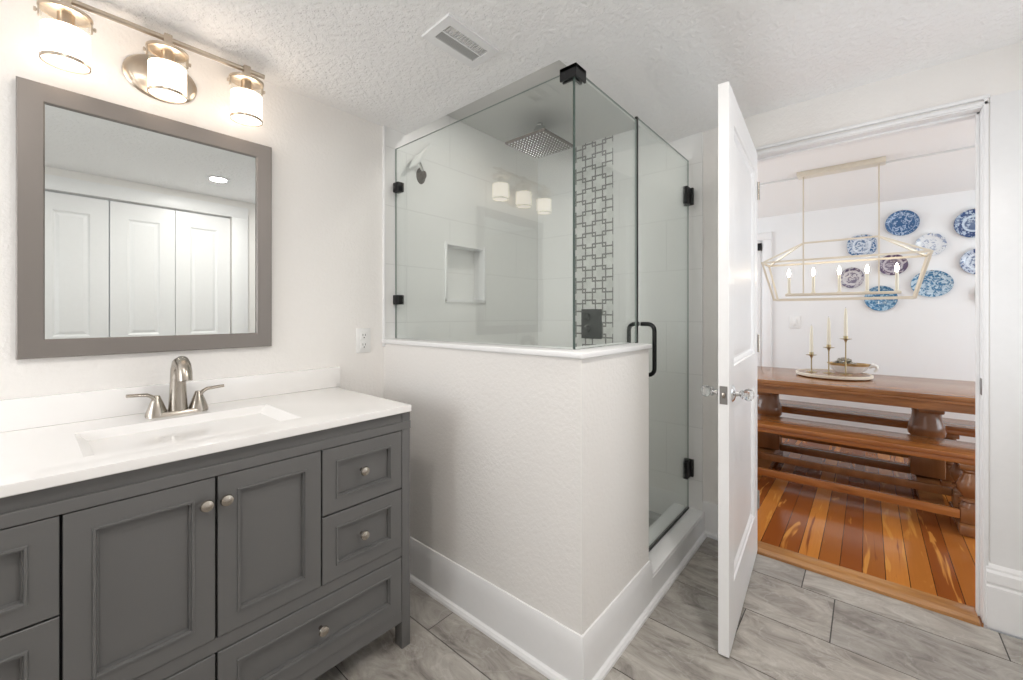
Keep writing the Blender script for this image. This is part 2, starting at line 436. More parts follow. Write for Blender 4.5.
# ------------------------------------------------------------------ setting: floors
def tile_floor():
    mb = MB(); bm = mb.bm
    mb.box(XL - 0.1, 2.43, YR - 0.8, YW + 0.1, -0.05, -0.002, mi=1)
    lay = bm.loops.layers.color.new('tone')
    g = 0.0022
    offs = {-9: .2, 0: 0.077, 1: 0.15, 2: 0.385, 3: 0.108, 4: 0.226}
    rnd = random.Random(3)
    for col in range(-9, 5):
        x0 = 1.0085 + 0.3112 * col; x1 = x0 + 0.3112
        o = offs.get(col, rnd.random() * 0.607)
        k0 = int((YR - o) / 0.607) - 2
        for k in range(k0, k0 + 8):
            y0 = o + 0.607 * k; y1 = y0 + 0.607
            a0, a1, b0, b1 = max(x0, XL) + g, min(x1, 2.43) - g, max(y0, YR - .02) + g, min(y1, YW) - g
            if a1 - a0 < 0.01 or b1 - b0 < 0.01: continue
            fs = [mb.face([(a0, b0, 0), (a1, b0, 0), (a1, b1, 0), (a0, b1, 0)])]
            for p, q in (((a0, b0), (a1, b0)), ((a1, b0), (a1, b1)), ((a1, b1), (a0, b1)), ((a0, b1), (a0, b0))):
                fs.append(mb.face([(*p, 0), (*p, -0.002), (*q, -0.002), (*q, 0)]))
            t = (rnd.random(), rnd.random(), rnd.random(), 1)
            for f in fs:
                for l in f.loops: l[lay] = t
    return struct('floor', mb, ['floor_tile', 'grout'], 'bathroom floor of staggered grey stone-look tiles')
tile_floor()
struct('floor_dining', MB().box(2.52, XF + 0.1, -2.6, 2.6, -0.05, 0.006), 'pine_floor', 'glossy heart pine plank floor of the dining room')
struct('trim_1', MB().box(2.425, 2.545, -0.335, 0.47, -0.03, 0.014, bev=0.005), 'strip_wood', 'oak threshold board between tile and pine floor')
struct('shower_floor', MB().box(1.25, XD + .05, 0.80, YW + 0.02, -0.01, 0.035), 'pan', 'grey floor of the shower')

# ------------------------------------------------------------------ setting: walls
NX0, NX1, NZ0, NZ1 = 1.572, 1.882, 1.303, 1.630
struct('wall_left', MB().slab('y', YW, YW + 0.10, (XL - 0.1, 1.172), (-0.05, 2.45)), 'wall', 'wall behind the vanity and mirror')
mb = MB().slab('y', YW - 0.008, YW + 0.10, (1.172, XD + 0.12), (-0.05, 2.5), [(NX0, NX1, NZ0, NZ1)])
mb.box(NX0 - 0.01, NX1 + 0.01, YW + 0.082, YW + 0.098, NZ0 - 0.01, NZ1 + 0.01)
struct('wall_shower_side', mb, 'tile_x', 'white tiled shower wall with the niche')
mb = MB()
for a in ((NX0 - .008, NX0 + .004, NZ0 - .01, NZ1 + .01), (NX1 - .004, NX1 + .012, NZ0 - .01, NZ1 + .01), (NX0 - .008, NX1 + .012, NZ0 - .014, NZ0 + .006)):
    mb.box(a[0], a[1], YW - 0.016, YW + 0.08, a[2], a[3], bev=0.002)
mb.box(NX0 - .008, NX1 + .012, YW - 0.010, YW + 0.08, NZ1 - .004, NZ1 + .004)
struct('trim_2', mb, 'trim', 'white edging of the shower niche')
struct('trim_3', MB().box(1.163, 1.173, YW - 0.014, YW + 0.01, 1.06, 2.17, bev=0.002), 'trim', 'white edge strip where wall tile begins beside the shower glass')
OY0, OY1, OZ = -0.343, 0.462, 2.040
struct('wall_far', MB().slab('x', XD, XD2, (YR - 1.0, YW + 0.1), (-0.05, 2.45), [(OY0 - .012, OY1 + .012, -0.06, OZ + .012)]), 'wall', 'wall with the doorway to the dining room')
struct('wall_shower_end', MB().box(XD - 0.012, XD + 0.002, 0.700, YW, 0, 2.45), 'tile_y', 'white tiled end wall of the shower')
mb = MB().box(XD - 0.016, XD - 0.004, 1.241, 1.53, 0.3, Z_REC)
struct('mosaic_strip', mb, 'mosaic', 'vertical mosaic strip of linked grey squares on the shower end wall')
struct('wall_rear', MB().slab('x', XL - 0.1, XL, (YR - 0.1, YW + 0.1), (-0.05, 2.5), [(0.85, 1.75, 0.90, 2.05)]), 'wall', 'wall behind the camera with the added window')
# closet wall, only seen in the mirror
CX0, CX1, CZ = -0.385, 1.205, 2.098
struct('wall_right', MB().slab('y', YR - 0.12, YR, (XL - 0.1, XD + 0.1), (-0.05, 2.45), [(CX0, CX1, -0.06, CZ), (1.42, 2.28, 0.88, 2.02)]), 'wall', 'wall holding the closet')
struct('wall_closet_back', MB().box(CX0 - .1, CX1 + .1, YR - 0.75, YR - 0.70, -.05, 2.3), 'wall')
mb = MB()
mb.box(CX1, CX1 + 0.125, YR - 0.005, YR + 0.018, 0, CZ + 0.002, bev=0.003)
mb.box(CX0 - 0.125, CX0, YR - 0.005, YR + 0.018, 0, CZ + 0.002, bev=0.003)
mb.box(CX0 - 0.125, CX1 + 0.125, YR - 0.005, YR + 0.02, CZ, CZ + 0.10, bev=0.003)
struct('trim_4', mb, 'trim', 'white casing around the closet')
# unseen window behind the camera, added for light
mb = MB()
for y in (0.85, 1.70): mb.box(XL - 0.07, XL - 0.03, y, y + .05, 0.90, 2.05)
for z in (0.90, 1.45, 2.0): mb.box(XL - 0.07, XL - 0.03, 0.85, 1.75, z, z + 0.05)
w1 = struct('added_window_1', mb, 'trim')
mb = MB()
for x in (1.42, 2.23): mb.box(x, x + .05, YR - 0.09, YR - 0.05, 0.88, 2.02)
for z in (0.88, 1.43, 1.97): mb.box(1.42, 2.28, YR - 0.09, YR - 0.05, z, z + .05)
struct('added_window_4', mb, 'trim')  # unseen window in the closet wall, added for light
# ceilings
mb = MB(); bm = mb.bm
RX0, RX1, RY0 = 1.368, XD + 0.02, 0.925
ys = [YR - 1.0, 0.45, RY0, YW + 0.02]
xs = [XL - 0.1, RX0, RX1 + 0.08]
def cx(i, j): return 1.2955 if (i, j) == (1, 3) else xs[i]      # the raised part's edge runs slightly out of square
for i in range(2):
    for j in range(3):
        if i == 1 and j == 2: continue
        p = [(cx(i, j), ys[j]), (cx(i + 1, j), ys[j]), (cx(i + 1, j + 1), ys[j + 1]), (cx(i, j + 1), ys[j + 1])]
        mb.face([(x, y, zc(y)) for x, y in p]); mb.face([(x, y, 2.44) for x, y in p])
mb.face([(RX0, RY0, zc(RY0)), (cx(1, 3), ys[3], zc(ys[3])), (cx(1, 3), ys[3], 2.44), (RX0, RY0, 2.44)])
mb.face([(RX0, RY0, zc(RY0)), (RX1 + .08, RY0, zc(RY0)), (RX1 + .08, RY0, 2.44), (RX0, RY0, 2.44)])
struct('ceiling', mb, 'ceiling', 'white knockdown textured bathroom ceiling')
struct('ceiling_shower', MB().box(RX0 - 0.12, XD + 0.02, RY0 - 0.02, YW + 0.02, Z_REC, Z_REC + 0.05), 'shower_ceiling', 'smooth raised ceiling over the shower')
# dining room shell
mb = MB()
mb.box(XD2 - .02, 4.05, -2.6, 2.6, 2.33, 2.40)
mb.prism([(4.062, 2.34), (4.062, 2.318), (XF + .05, 2.215), (XF + .05, 2.40), (4.062, 2.40)], 'y', -2.6, 2.6)
struct('ceiling_dining', mb, 'smooth_ceiling', 'white dining room ceiling that dips towards the far wall')
struct('wall_dining_far', MB().box(XF, XF + 0.1, -2.6, 2.6, -.05, 2.4), 'dining_wall', 'white dining room wall hung with plates')
for nm, y0, y1 in (('wall_dining_right', -2.6, -2.5), ('wall_dining_left', 2.5, 2.6)):
    struct(nm, MB().slab('y', y0, y1, (XD2 - .02, XF), (-.05, 2.4), [(2.9, 4.6, 0.6, 2.1)]), 'dining_wall')
for nm, y0 in (('added_window_2', -2.58), ('added_window_3', 2.54)):  # unseen dining windows, added to light the room
    mb = MB()
    for x in (2.9, 3.72, 4.54): mb.box(x, x + .06, y0, y0 + .04, .6, 2.1)
    for z in (.6, 1.32, 2.04): mb.box(2.9, 4.6, y0, y0 + .04, z, z + .06)
    struct(nm, mb, 'trim')
mb = MB().box(XF - 0.02, XF + .01, -2.5, 0.745, 0, 0.14, bev=.004)
struct('baseboard_dining', mb, 'trim')
# far doorway at the left edge of the dining view
mb = MB(); mb.box(XF - 0.024, XF + .01, 0.745, 0.825, 0, 1.985, bev=0.006); mb.box(XF - 0.024, XF + .01, 0.745, 1.75, 1.985, 2.06, bev=0.006)
struct('trim_5', mb, 'trim', 'white casing of the door in the dining room far wall')
d2 = struct('door_2', MB().box(XF - 0.012, XF + .012, 0.845, 1.66, 0.01, 1.975, bev=0.003), 'trim', 'white door at the left of the dining room far wall')
struct('hinge', MB().box(XF - 0.03, XF - 0.010, 0.832, 0.868, 1.88, 1.955, bev=.003), 'black', None, d2)

# ------------------------------------------------------------------ half wall, cap, baseboards, curb
mb = MB(); t = 0.125
mb.prism([(1.169, YW + .01), (1.169, 0.703), (1.71, 0.703), (1.71, 0.703 + t), (1.169 + t, 0.703 + t), (1.169 + t, YW + .01)], 'z', 0, 1.078)
struct('wall_half', mb, 'wall', 'cream half wall around the shower')
mb = MB(); e = 0.013
mb.prism([(1.169 - e, YW), (1.169 - e, 0.703 - e), (1.718, 0.703 - e), (1.718, 0.703 + t + e), (1.169 + t + e, 0.703 + t + e), (1.169 + t + e, YW)], 'z', 1.076, 1.097)
bmesh.ops.bevel(mb.bm, geom=mb.bm.edges[:], offset=0.005, segments=3, affect='EDGES', profile=0.5, offset_type='OFFSET')
struct('trim_6', mb, 'trim', 'white cap on the half wall')
BB = [(0, 0), (.032, 0), (.031, .010), (.025, .019), (.018, .022), (.016, .024), (.016, .136), (.0085, .172), (.005, .180), (0, .181)]
def mitred(mb, prof, path):
    # profile (outward offset, height) lofted along points given as (base xy, outward direction xy)
    vl = [[mb.bm.verts.new((p[0] + d[0] * a, p[1] + d[1] * a, z)) for a, z in prof] for p, d in path]
    n = len(prof)
    for A, B in zip(vl, vl[1:]):
        for k in range(n): mb.bm.faces.new((A[k], A[(k + 1) % n], B[(k + 1) % n], B[k]))
    mb.bm.faces.new(vl[0]); mb.bm.faces.new(list(reversed(vl[-1])))
    return mb
mb = mitred(MB(), BB, [((1.169, YW), (-1, 0)), ((1.169, 0.703), (-1, -1))])
struct('baseboard_left', mb, 'trim', 'tall white baseboard on the half wall facing the vanity', smooth=0.3)
mb = mitred(MB(), BB, [((1.169, 0.703), (-1, -1)), ((1.712, 0.703), (0, -1))])
BB2 = [(0, 0), (.032, 0), (.031, .010), (.025, .019), (.018, .022), (.016, .024), (.016, .112), (0, .112)]
mb.prism([(0.703 - a, z) for a, z in BB2], 'x', 1.7121, XD)
struct('baseboard_front', mb, 'trim', 'white baseboard running under the shower curb', smooth=0.3)
mb = MB().box(1.712, XD, 0.688, 0.855, 0.0, 0.127, bev=0.004)
struct('shower_curb', mb, 'trim', 'low white curb below the glass shower door')
BR = [(0, 0), (.020, 0), (.020, .160), (.014, .166), (.014, .172), (.020, .178), (.020, .215), (.012, .224), (.012, .232), (.006, .243), (0, .250)]
mb = MB(); mb.prism([(XD - a, z) for a, z in BR], 'y', -0.678, -0.352)
struct('baseboard_right', mb, 'trim', 'white moulded baseboard right of the doorway', smooth=0.3)
mb = MB(); mb.prism([(XD - a, z) for a, z in BB[:1] + [(.016, 0)] + BB[5:]], 'y', 0.47, 0.70)
mb.box(XD - .03, XD, .56, .69, 0, .02, bev=.006)
struct('baseboard_far', mb, 'trim', smooth=0.3)
# doorway lining and bead
mb = MB()
mb.box(XD - .002, XD2 + .002, OY0 - .012, OY0, 0, OZ, bev=.002); mb.box(XD - .002, XD2 + .002, OY1, OY1 + .012, 0, OZ, bev=.002)
mb.box(XD - .002, XD2 + .002, OY0 - .012, OY1 + .012, OZ, OZ + .012, bev=.002)
mb.box(XD + .045, XD + .065, OY0, OY0 + .010, 0, OZ, bev=.002); mb.box(XD + .045, XD + .065, OY0, OY1, OZ - .010, OZ, bev=.002)
struct('trim_7', mb, 'trim', 'white lining of the dining room doorway')
mb = MB()
mb.box(XD - .010, XD, OY0 - .016, OY0 - .002, 0, OZ + .040, bev=.003); mb.box(XD - .010, XD, OY0 - .016, OY1 + .026, OZ + .004, OZ + .020, bev=.003); mb.box(XD - .014, XD, OY0 - .020, OY1 + .026, OZ + .028, OZ + .044, bev=.004)
mb.box(XD - .004, XD + .001, OY0 - .36, OY0 - .02, 0.2, 2.075, bev=.001)
struct('trim_8', mb, 'trim', 'white bead around the dining room doorway')
sp_ = MB().box(XD - .0125, XD + .02, OY0 - .010, OY0 + .0015, .905, .965)
struct('strike_plate', MB().box(XD + .002, XD + .034, OY0 - .001, OY0 + .002, .90, .965, bev=.001), 'latch_metal')['label'] = 'small metal strike plate on the doorway jamb'
sp_.bm.free()

# ------------------------------------------------------------------ vanity
VX0, VX1, VM = -0.283, 0.925, 0.321
YF = 1.290     # face frame front
van = thing('vanity_cabinet', 'grey painted vanity cabinet with panelled doors and drawers under the white countertop', 'vanity', (VM, 1.56, 0))
mb = MB()
mb.box(VX0 + .004, VX1 - .004, YW - .016, YW - .006, 0.115, 0.864); mb.box(VX0 + .004, VX1 - .004, YF + .02, YW - .006, 0.115, 0.135)   # back and bottom
mb.box(VX0, VX1, YF, YF + .03, 0.800, 0.864)                                      # top rail
mb.box(VX0, VX1, YF - .006, YF + .012, 0.800, 0.829, bev=.002)                    # moulding step on the rail
mb.box(VX0, VX1, YF, YF + .03, 0.340, 0.3755)                                     # middle rail
mb.box(VX0, VX1, YF, YF + .03, 0.100, 0.1405)                                     # bottom rail
mb.box(VX1 - .032, VX1, YF, YW - .004, 0.100, 0.864); mb.box(VX0, VX0 + .032, YF, YW - .004, 0.100, 0.864)
mb.build('body', 'cabinet', van, smooth=0.3)
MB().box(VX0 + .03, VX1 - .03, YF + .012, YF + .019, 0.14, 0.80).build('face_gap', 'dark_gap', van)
for x0 in (VX0, VX1 - .036):
    for y0 in (YF - .002, YW - .06):
        mb = MB().box(x0, x0 + .036, y0, y0 + .045, 0, 0.864 if y0 < 1.5 else 0.12, bev=.002)
        mb.build('leg', 'cabinet', van)
def front_panel(x0, x1, z0, z1, fw):
    mb = MB(); y = YF - .004
    prof = [(0.0, 0.022), (0.0, 0.001), (0.001, 0.0), (fw, 0.0), (fw + .0015, -.0045), (fw + .006, -.0045), (fw + .008, .002), (fw + .0105, .002), (fw + .0115, .012), (fw + .0125, .012)]
    mb.rings([rect(x0 + i, x1 - i, z0 + i, z1 - i, y + d) for i, d in prof])
    mb.face(rect(x0, x1, z0, z1, y + .022))
    return mb
def knob_mb(x, z):
    y = YF - .004
    return MB().lathe([(.006, 0), (.0052, .010), (.007, .014), (.0135, .019), (.0155, .024), (.0135, .029), (.006, .0325), (.001, .033)], (x, y, z), (0, -1, 0), 20)
g = .003
doors = [(0.049, VM - g, VM - .026), (VM + g, 0.593, VM + .017)]
for (x0, x1, kx) in doors:
    d = front_panel(x0, x1, .378, .7975, .043).build('door', 'cabinet', van, smooth=0.3)
    knob_mb(kx, .738).build('knob', 'nickel', d)
XA, XB = 0.598, 0.886
XC, XD_ = 2 * VM - XB, 2 * VM - XA
for (x0, x1) in ((XA, XB), (XC, XD_)):
    for (z0, z1) in ((.591, .7975), (.378, .586)):
        d = front_panel(x0, x1, z0, z1, .042).build('drawer', 'cabinet', van, smooth=0.3)
        knob_mb((x0 + x1) / 2 - .014, (z0 + z1) / 2 + .008).build('knob', 'nickel', d)
for (x0, x1) in ((VM + g, XB), (XC, VM - g)):
    d = front_panel(x0, x1, .143, .337, .043).build('drawer', 'cabinet', van, smooth=0.3)
    knob_mb((x0 + x1) / 2 - .014, .252).build('knob', 'nickel', d)

# countertop with moulded basin
TX0, TX1, TY0, TZ0, TZ = -0.30, 0.914, 1.266, 0.866, 0.891
BX0, BX1, BY0, BY1 = 0.085, 0.572, 1.375, 1.672
top = thing('vanity_countertop', 'white vanity countertop with moulded rectangular basin and backsplash', 'countertop', (VM, 1.56, TZ0))
mb = MB()
outer = lambda z, i=0.0: [(TX0 + i, TY0 + i, z), (TX1 - i, TY0 + i, z), (TX1 - i, YW, z), (TX0 + i, YW, z)]
def brect(i, j, z): return [(BX0 + i, BY0 + j, z), (BX1 - i, BY0 + j, z), (BX1 - i, BY1 - j, z), (BX0 + i, BY1 - j, z)]
mb.rings([outer(TZ0, .002), outer(TZ0 + .002), outer(TZ - .004), outer(TZ - .001, .001), outer(TZ, .004), brect(0, 0, TZ), brect(.004, .003, TZ - .003), brect(.085, .035, TZ - .085), brect(.105, .055, TZ - .095)])
mb.face(list(reversed(outer(TZ0, .002))))
mb.build('worktop', 'counter', top, smooth=0.5)
MB().box(TX0, .935, YW - .020, YW, TZ, .980, bev=.003).build('backsplash', 'counter', top)
MB().lathe([(.022, 0), (.022, .003), (.016, .004), (.002, .005)], (VM, (BY0 + BY1) / 2 + .03, TZ - .095), seg=24).build('drain', 'nickel', top)

# faucet
FX, FY = 0.327, 1.742
fau = thing('faucet', 'brushed nickel two-handle faucet on the white vanity countertop', 'faucet', (FX, FY, TZ))
def oval(z, a, b_, n=32): return [(FX + (a - b_) * (1 if math.cos(t) >= 0 else -1) + b_ * math.cos(t), FY + b_ * math.sin(t), z) for t in [2 * PI * (k + .5) / n for k in range(n)]]
mb = MB(); mb.rings([oval(TZ, .083, .029), oval(TZ + .010, .081, .027), oval(TZ + .014, .077, .024)]); mb.build('base_plate', 'nickel', fau)
path = [(FX, FY, TZ + .010), (FX, FY, TZ + .06), (FX, FY, TZ + .115), (FX, FY - .006, TZ + .148), (FX, FY - .024, TZ + .168), (FX, FY - .050, TZ + .174), (FX, FY - .076, TZ + .164), (FX, FY - .092, TZ + .143), (FX, FY - .097, TZ + .118)]
MB().tube(path, [.0265, .0235, .021, .021, .021, .0205, .020, .0195, .019], 20).build('spout', 'nickel', fau, smooth=0.9)
for sg in (-1, 1):
    hx = FX + sg * .055
    mb = MB().lathe([(.029, .004), (.028, .012), (.0185, .040), (.0105, .062), (.008, .068)], (hx, FY, TZ), seg=24)
    h = mb.build('handle', 'nickel', fau)
    pts = [(hx - sg * .012, FY - .002, TZ + .022), (hx + sg * .000, FY - .002, TZ + .048), (hx + sg * .012, FY - .003, TZ + .066), (hx + sg * .024, FY - .004, TZ + .073), (hx + sg * .046, FY - .005, TZ + .075), (hx + sg * .073, FY - .006, TZ + .077)]
    MB().tube(pts, [.0095, .009, .008, .0075, .007, .0065], 12, flat=(1.25, .75)).build('lever', 'nickel', h, smooth=0.9)

# mirror
mir = thing('wall_mirror', 'rectangular wall mirror in a wide taupe metallic frame above the vanity', 'mirror', (0.312, YW, 1.093))
OX0, OX1, OZ0, OZ1 = -0.021, 0.645, 1.092, 1.896; fwid = .055
mb = MB()
def fr_rect(i, d): return rect(OX0 + i, OX1 - i, OZ0 + i, OZ1 - i, YW - d)
mb.rings([fr_rect(0, 0), fr_rect(0, .020), fr_rect(.003, .023), fr_rect(fwid - .003, .021), fr_rect(fwid, .018), fr_rect(fwid, .009)], close=False)
mb.build('frame', 'frame', mir, smooth=0.3)
MB().box(OX0 + fwid - .004, OX1 - fwid + .004, YW - .012, YW - .002, OZ0 + fwid - .004, OZ1 - fwid + .004).build('mirror_glass', 'mirror', mir)

# vanity light
LX, LY = 0.302, 1.752
vl = thing('vanity_light', 'three-shade brass-toned nickel bar light above the mirror', 'wall light', (LX, YW, 2.03))
mb = MB().lathe([(.100, 0), (.100, .004), (.094, .010), (.080, .013), (.076, .013), (.070, .016), (.002, .018)], (LX, YW, 2.03), (0, -1, 0), 40, squash=(1.0, .74))
mb.build('back_plate', 'warm_nickel', vl)
mb = MB().tube([(LX, YW - .012, 2.055), (LX, YW - .05, 2.085), (LX, LY + .004, 2.122)], .010, 14)
mb.build('arm', 'warm_nickel', vl)
BZ = 2.127
MB().tube([(LX - .288, LY, BZ), (LX + .288, LY, BZ)], .0085, 16).build('bar', 'warm_nickel', vl)
for dx in (-.229, 0.0, .229):
    x = LX + dx
    mb = MB().box(x - .011, x + .011, LY - .012, LY + .012, BZ - .026, BZ + .014, bev=.003)
    mb.lathe([(.016, -.026), (.018, -.030), (.018, -.085), (.012, -.090)], (x, LY, BZ), seg=20)
    hold = mb.build('shade_holder', 'warm_nickel', vl)
    # flat band arching over the glass with two thumb screws
    mb = MB()
    for s in (-1, 1): mb.lathe([(.003, 0), (.003, .004), (.006, .005), (.006, .010), (.002, .011)], (x + s * .0515, LY, 2.068), (s, 0, 0), 14)
    mb.lathe([(.053, 0), (.056, .002), (.056, .006), (.053, .008), (.030, .010), (.016, .014)], (x, LY, 2.082), seg=36)
    mb.lathe([(.056, 0), (.052, -.003), (.016, .004)], (x, LY, 2.084), seg=36, cap=False)
    for s in (-1, 1): mb.box(x + s * .0525 - .002, x + s * .0525 + .002, LY - .007, LY + .007, 2.055, 2.086)
    mb.build('shade_collar', 'warm_nickel', hold)
    MB().lathe([(.0495, 2.036), (.0495, 2.083)], (x, LY, 0), seg=36, cap=False).build('glass_cylinder', 'lamp_glass', hold)
    MB().lathe([(.0490, 1.945), (.0500, 1.947), (.0500, 2.036), (.0470, 2.036), (.0470, 1.948)], (x, LY, 0), seg=36, cap=False).lathe([(.0475, 1.9455), (.0475, 1.9465)], (x, LY, 0), seg=36).build('frosted_shade', 'shade', hold)
    MB().lathe([(.0485, 1.940), (.0512, 1.940), (.0514, 1.948), (.0502, 1.948), (.0485, 1.944)], (x, LY, 0), seg=36, cap=False).build('shade_ring', 'warm_nickel', hold)

# outlet
def cover_plate(cx, cz, w, h): return rect
out = thing('wall_outlet', 'white electrical outlet on the wall right of the mirror', 'outlet', (1.058, YW, 1.095))
mb = MB().box(1.021, 1.095, YW - .006, YW, 1.036, 1.154, bev=.003); mb.build('cover_plate', 'plastic', out)
for z in (1.118, 1.072):
    r_ = MB().box(1.040, 1.076, YW - .009, YW - .005, z - .017, z + .017, bev=.004).build('receptacle', 'plastic', out)
    mb = MB(); mb.box(1.050, 1.0525, YW - .0095, YW - .008, z - .001, z + .009); mb.box(1.063, 1.0655, YW - .0095, YW - .008, z - .001, z + .009)
    mb.lathe([(.003, 0), (.003, .001)], (1.058, YW - .0088, z - .009), (0, -1, 0), 10); mb.build('slot', 'slot', r_)

# ------------------------------------------------------------------ shower glass
GX, GY, GT = 1.235, 0.770, 0.008
gl = thing('shower_glass_panel', 'clear fixed glass panel on the half wall facing the vanity', 'glass panel', (GX, 1.3, 1.097))
mb = MB().box(GX - GT / 2, GX + GT / 2, GY + .006, YW - .010, 1.099, 2.070); mb.bm.normal_update()
for f in mb.bm.faces: f.material_index = 0 if abs(f.normal.x) > .5 else (1 if f.normal.y < -.5 else 2)
mb.build('pane', ['glass', 'glass_edge', 'glass_edge_pale'], gl)
for z in (1.868, 1.295):
    MB().box(GX - .018, GX + .018, YW - .055, YW - .009, z - .024, z + .024, bev=.003).build('wall_clip', 'black', gl)
gr = thing('shower_glass_panel', 'narrow clear fixed glass panel between the corner clip and the shower door', 'glass panel', (1.48, GY, 1.097))
mb = MB().box(GX - GT / 2, 1.730, GY - GT / 2, GY + GT / 2, 1.099, 2.070); mb.bm.normal_update()
for f in mb.bm.faces: f.material_index = 0 if abs(f.normal.y) > .5 else (1 if f.normal.x < -.5 else 2)
mb.build('pane', ['glass', 'glass_edge', 'glass_edge_pale'], gr)
mb = MB(); o_ = .012
mb.prism([(GX - o_, GY - o_), (GX + .055, GY - o_), (GX + .055, GY - .0052), (GX - .0052, GY - .0052), (GX - .0052, GY + .055), (GX - o_, GY + .055)], 'z', 2.040, 2.083)
mb.prism([(GX + .0052, GY + .0052), (GX + .055, GY + .0052), (GX + .055, GY + o_), (GX + o_, GY + o_), (GX + o_, GY + .055), (GX + .0052, GY + .055)], 'z', 2.040, 2.083)
mb.prism([(GX - o_, GY - o_), (GX + .055, GY - o_), (GX + .055, GY + o_), (GX + o_, GY + o_), (GX + o_, GY + .055), (GX - o_, GY + .055)], 'z', 2.0705, 2.083)
tag(mb.build('corner_clip', 'black'), 'black corner clip joining the tops of two shower glass panels', 'clip')
gd = thing('shower_glass_door', 'clear glass shower door with black pull handle and black hinges', 'shower door', (2.09, GY, 0.14))
mb = MB().box(1.744, 2.425, GY - GT / 2, GY + GT / 2, 0.137, 2.085); mb.bm.normal_update()
for f in mb.bm.faces: f.material_index = 0 if abs(f.normal.y) > .5 else 1
mb.build('pane', ['glass', 'glass_edge_pale'], gd)
MB().box(1.733, 1.745, GY - .0055, GY + .0055, 0.137, 2.085).build('edge_seal', 'black', gd)
MB().box(1.744, 2.425, GY - .006, GY + .006, 0.128, 0.138).build('sweep', 'slot', gd)
for z in (1.885, 0.355):
    h = MB().box(2.375, 2.435, GY - .013, GY + .013, z - .048, z + .048, bev=.003).build('hinge', 'black', gd)
    MB().box(2.430, XD - .012, GY - .026, GY + .026, z - .048, z + .048, bev=.003).build('hinge_plate', 'black', h)
mb = MB()
for sg, out_ in ((-1, .066), (1, .052)):
    x = 1.775; y0 = GY + sg * .005; y1 = GY + sg * out_; zt, zb = 1.178, .955; r = .028
    pts = [(x, y0, zt), (x, y1 - sg * r, zt)] + [(x, y1 - sg * r + sg * r * math.sin(a), zt - r + r * math.cos(a)) for a in (PI / 8, PI / 4, 3 * PI / 8)] + [(x, y1, zt - r), (x, y1, zb + r)] + \
          [(x, y1 - sg * r + sg * r * math.cos(a), zb + r - r * math.sin(a)) for a in (PI / 8, PI / 4, 3 * PI / 8)] + [(x, y1 - sg * r, zb), (x, y0, zb)]
    mb.tube(pts, .0092, 14)
mb.build('pull_handle', 'black', gd, smooth=0.9)

# shower fittings
HX, HY, HZ = 2.008, 1.496, 2.240
sh = thing('rain_shower_head', 'large square rain shower head hanging from the shower ceiling', 'shower head', (HX, HY, HZ))
mb = MB().box(HX - .155, HX + .155, HY - .145, HY + .145, HZ - .006, HZ + .008, bev=.003); mb.build('head_plate', 'rain_head', sh)
mb = MB()
for i in range(13):
    for j in range(12):
        mb.lathe([(.0050, 0), (.0042, -.003), (.002, -.004)], (HX - .138 + .023 * i, HY - .1265 + .023 * j, HZ - .006), seg=8)
nz = mb.build('nozzles', 'chrome', sh); nz['kind'] = 'stuff'
mb = MB().lathe([(.030, .008), (.030, .020), (.044, .026), (.045, .050), (.040, .085), (.028, .108), (.016, .116)], (HX, HY, HZ), seg=28)
mb.lathe([(.013, .112), (.018, .118), (.018, .124), (.014, .13)], (HX, HY, HZ), seg=20)
mb.build('neck', 'chrome', sh)
hsx = 1.392
hs = thing('hand_shower', 'small white hand shower wand on dark round bracket high on tiled shower wall', 'hand shower', (hsx, YW - .008, 1.975))
MB().lathe([(.034, 0), (.033, .006), (.020, .016), (.016, .034), (.003, .036)], (hsx, YW - .008, 1.972), (0, -1, 0), 24, squash=(.85, 1.3)).build('bracket', 'rain_head', hs)
MB().tube([(1.292, YW - .050, 1.978), (1.316, YW - .052, 2.008), (1.336, YW - .054, 2.036), (1.365, YW - .056, 2.072), (1.395, YW - .058, 2.110), (1.416, YW - .060, 2.138)], [.008, .020, .024, .013, .011, .008], 12, flat=(1, .8)).build('wand', 'plastic', hs, smooth=0.9)
MB().tube([(hsx, YW - .03, 1.985), (hsx - .05, YW - .05, 2.045)], .008, 10).build('clip', 'chrome', hs)
vx = XD - .016
sv = thing('shower_valve', 'dark square shower valve plate on the mosaic strip', 'shower valve', (vx, 1.394, 1.158))
MB().box(vx - .010, vx, 1.318, 1.470, 1.060, 1.256, bev=.004).build('cover_plate', 'black_plate', sv)
for z in (1.205, 1.125):
    mb = MB().lathe([(.022, 0), (.022, .018), (.016, .026), (.003, .028)], (vx - .010, 1.420, z), (-1, 0, 0), 20)
    mb.tube([(vx - .030, 1.420, z), (vx - .034, 1.398, z - .026)], [.007, .005], 8)
    mb.build('lever', 'black_plate', sv)

